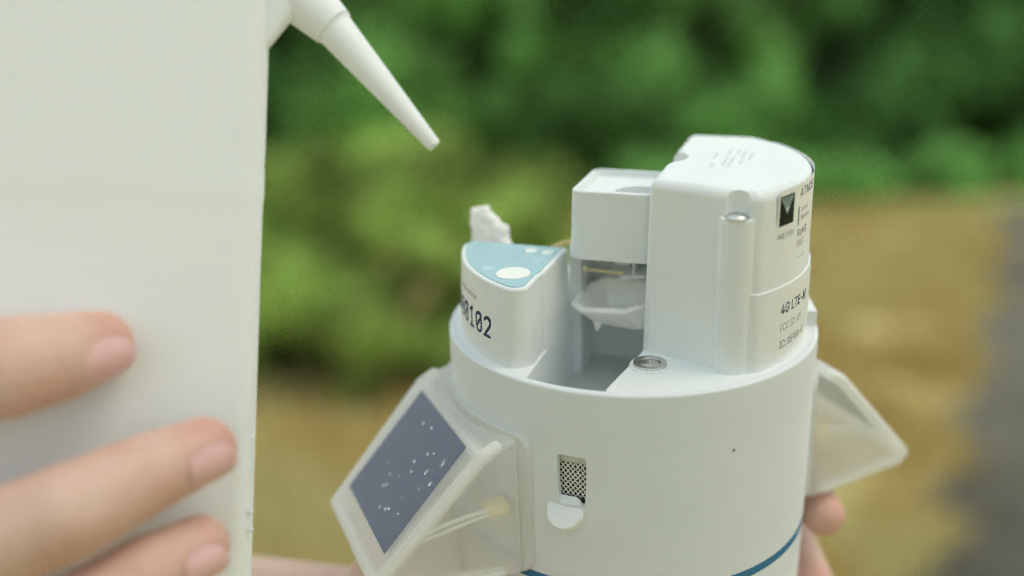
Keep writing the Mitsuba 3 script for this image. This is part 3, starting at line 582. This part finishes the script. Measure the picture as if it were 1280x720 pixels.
# the hand round the bottle: fingers over its front, palm at its left side, thumb behind
f1 = ([P(-230, 490, 258), P(-249, 484, 230), P(-125, 474, 220), P(5, 460, 225), P(75, 446, 231), P(122, 432, 238)], [11.4, 11.2, 11.2, 11.2, 9.8, 8.0])
f2 = ([P(-230, 780, 258), P(-249, 760, 230), P(-125, 725, 219), P(85, 640, 219), P(180, 594, 228), P(254, 562, 236)], [11.4, 11.2, 11.0, 10.2, 8.9, 7.4])
f3 = ([P(-230, 920, 260), P(-249, 900, 232), P(-125, 868, 222), P(90, 776, 223), P(180, 716, 230), P(248, 682, 238)], [10.5, 10.2, 9.8, 9.4, 8.2, 7.0])
f4 = ([P(-230, 1040, 262), P(-249, 1010, 236), P(-125, 970, 228), P(50, 895, 229), P(120, 850, 236), P(180, 822, 240)], [9.5, 9.0, 8.6, 8.2, 7.2, 6.2])
thumb = ([P(-190, 700, 318), P(-110, 540, 316), P(-20, 470, 312), P(50, 440, 308)], [13, 11.5, 10.5, 8.5])
palm = Manifold.batch_hull([ball(P(-235, 495, 262), 11.5), ball(P(-240, 780, 262), 12.5), ball(P(-240, 920, 264), 12), ball(P(-235, 1040, 266), 11), ball(P(-190, 700, 318), 14), ball(P(-190, 900, 325), 14)])
wrist = Manifold.batch_hull([ball(P(-195, 800, 318), 20), ball(P(-190, 900, 330), 18), ball(P(-330, 1250, 400), 27), ball(P(-290, 1260, 420), 27)])
hb = add_hand('hand', [f1, f2, f3, f4, thumb], palm + wrist, 'blurred hand gripping the white bottle at the left, fingers spread over its front', k=NEAR)
nail(hb, P(108, 436, 236), P(122, 432, 238) - P(75, 446, 231), np.array([0.50, 0.30, -0.82]), 4.8, 6.0, 10.4)
nail(hb, P(245, 562, 235), P(256, 558, 236) - P(180, 596, 228), np.array([0.80, 0.30, -0.62]), 4.7, 5.6, 9.4)
nail(hb, P(238, 688, 237), P(250, 680, 238) - P(180, 714, 230), np.array([0.80, 0.25, -0.64]), 4.3, 5.2, 9.0)

# the hand under the station: palm behind its left side, fingers round the back, tips out at the right
def dv(az, r, z): return dev2cam([[r * math.cos(math.radians(az)), r * math.sin(math.radians(az)), z]])[0]
def wrapf(z, r, tip_az, rads, dz=-3):
    az = [172, 130, 85, 45, (45 + tip_az) / 2, tip_az]; return ([dv(a, r + rads[k] * 0.0, z + dz * k * 0.5) for k, a in enumerate(az)], rads)
g1 = wrapf(-55, 57.2, -3, [10.5, 10, 9.2, 8.6, 7.6, 6.2]); g2 = wrapf(-82, 56.8, -12, [11, 10.5, 10, 9.0, 8.0, 6.6], -2)
g3 = wrapf(-98, 58.5, -12, [10.5, 10, 9.5, 9, 8.3, 7.2], -1); g4 = wrapf(-116, 57.5, 4, [9.5, 9, 8.4, 7.8, 7.2, 6.4], 0)
th = ([dv(200, 66, -95), dv(215, 64, -78), dv(238, 62, -72), dv(262, 60.5, -72)], [14, 12, 10.5, 8.5])
palm2 = Manifold.batch_hull([ball(dv(176, 61, -60), 11.5), ball(dv(176, 62, -80), 12), ball(dv(176, 62, -100), 12), ball(dv(178, 60, -118), 11), ball(dv(203, 68, -92), 15), ball(dv(190, 80, -100), 15), ball(dv(190, 84, -112), 16)])
A2 = [(P(560, 815, 322), 20), (P(480, 806, 320), 22), (P(318, 792, 332), 24), (P(0, 800, 350), 27), (P(-600, 850, 385), 33)]
arm2 = Manifold.batch_boolean([Manifold.batch_hull([ball(*A2[k]), ball(*A2[k + 1])]) for k in range(4)], m3.OpType.Add)
palm2 = palm2 + Manifold.batch_hull([ball(dv(190, 90, -104), 16), ball(dv(203, 68, -100), 15), ball(*A2[0]), ball(*A2[1])])
hs = add_hand('hand', [g1, g2, g3, g4, th], palm2 + arm2, 'hand holding the weather station from behind, one fingertip showing below its right solar housing')
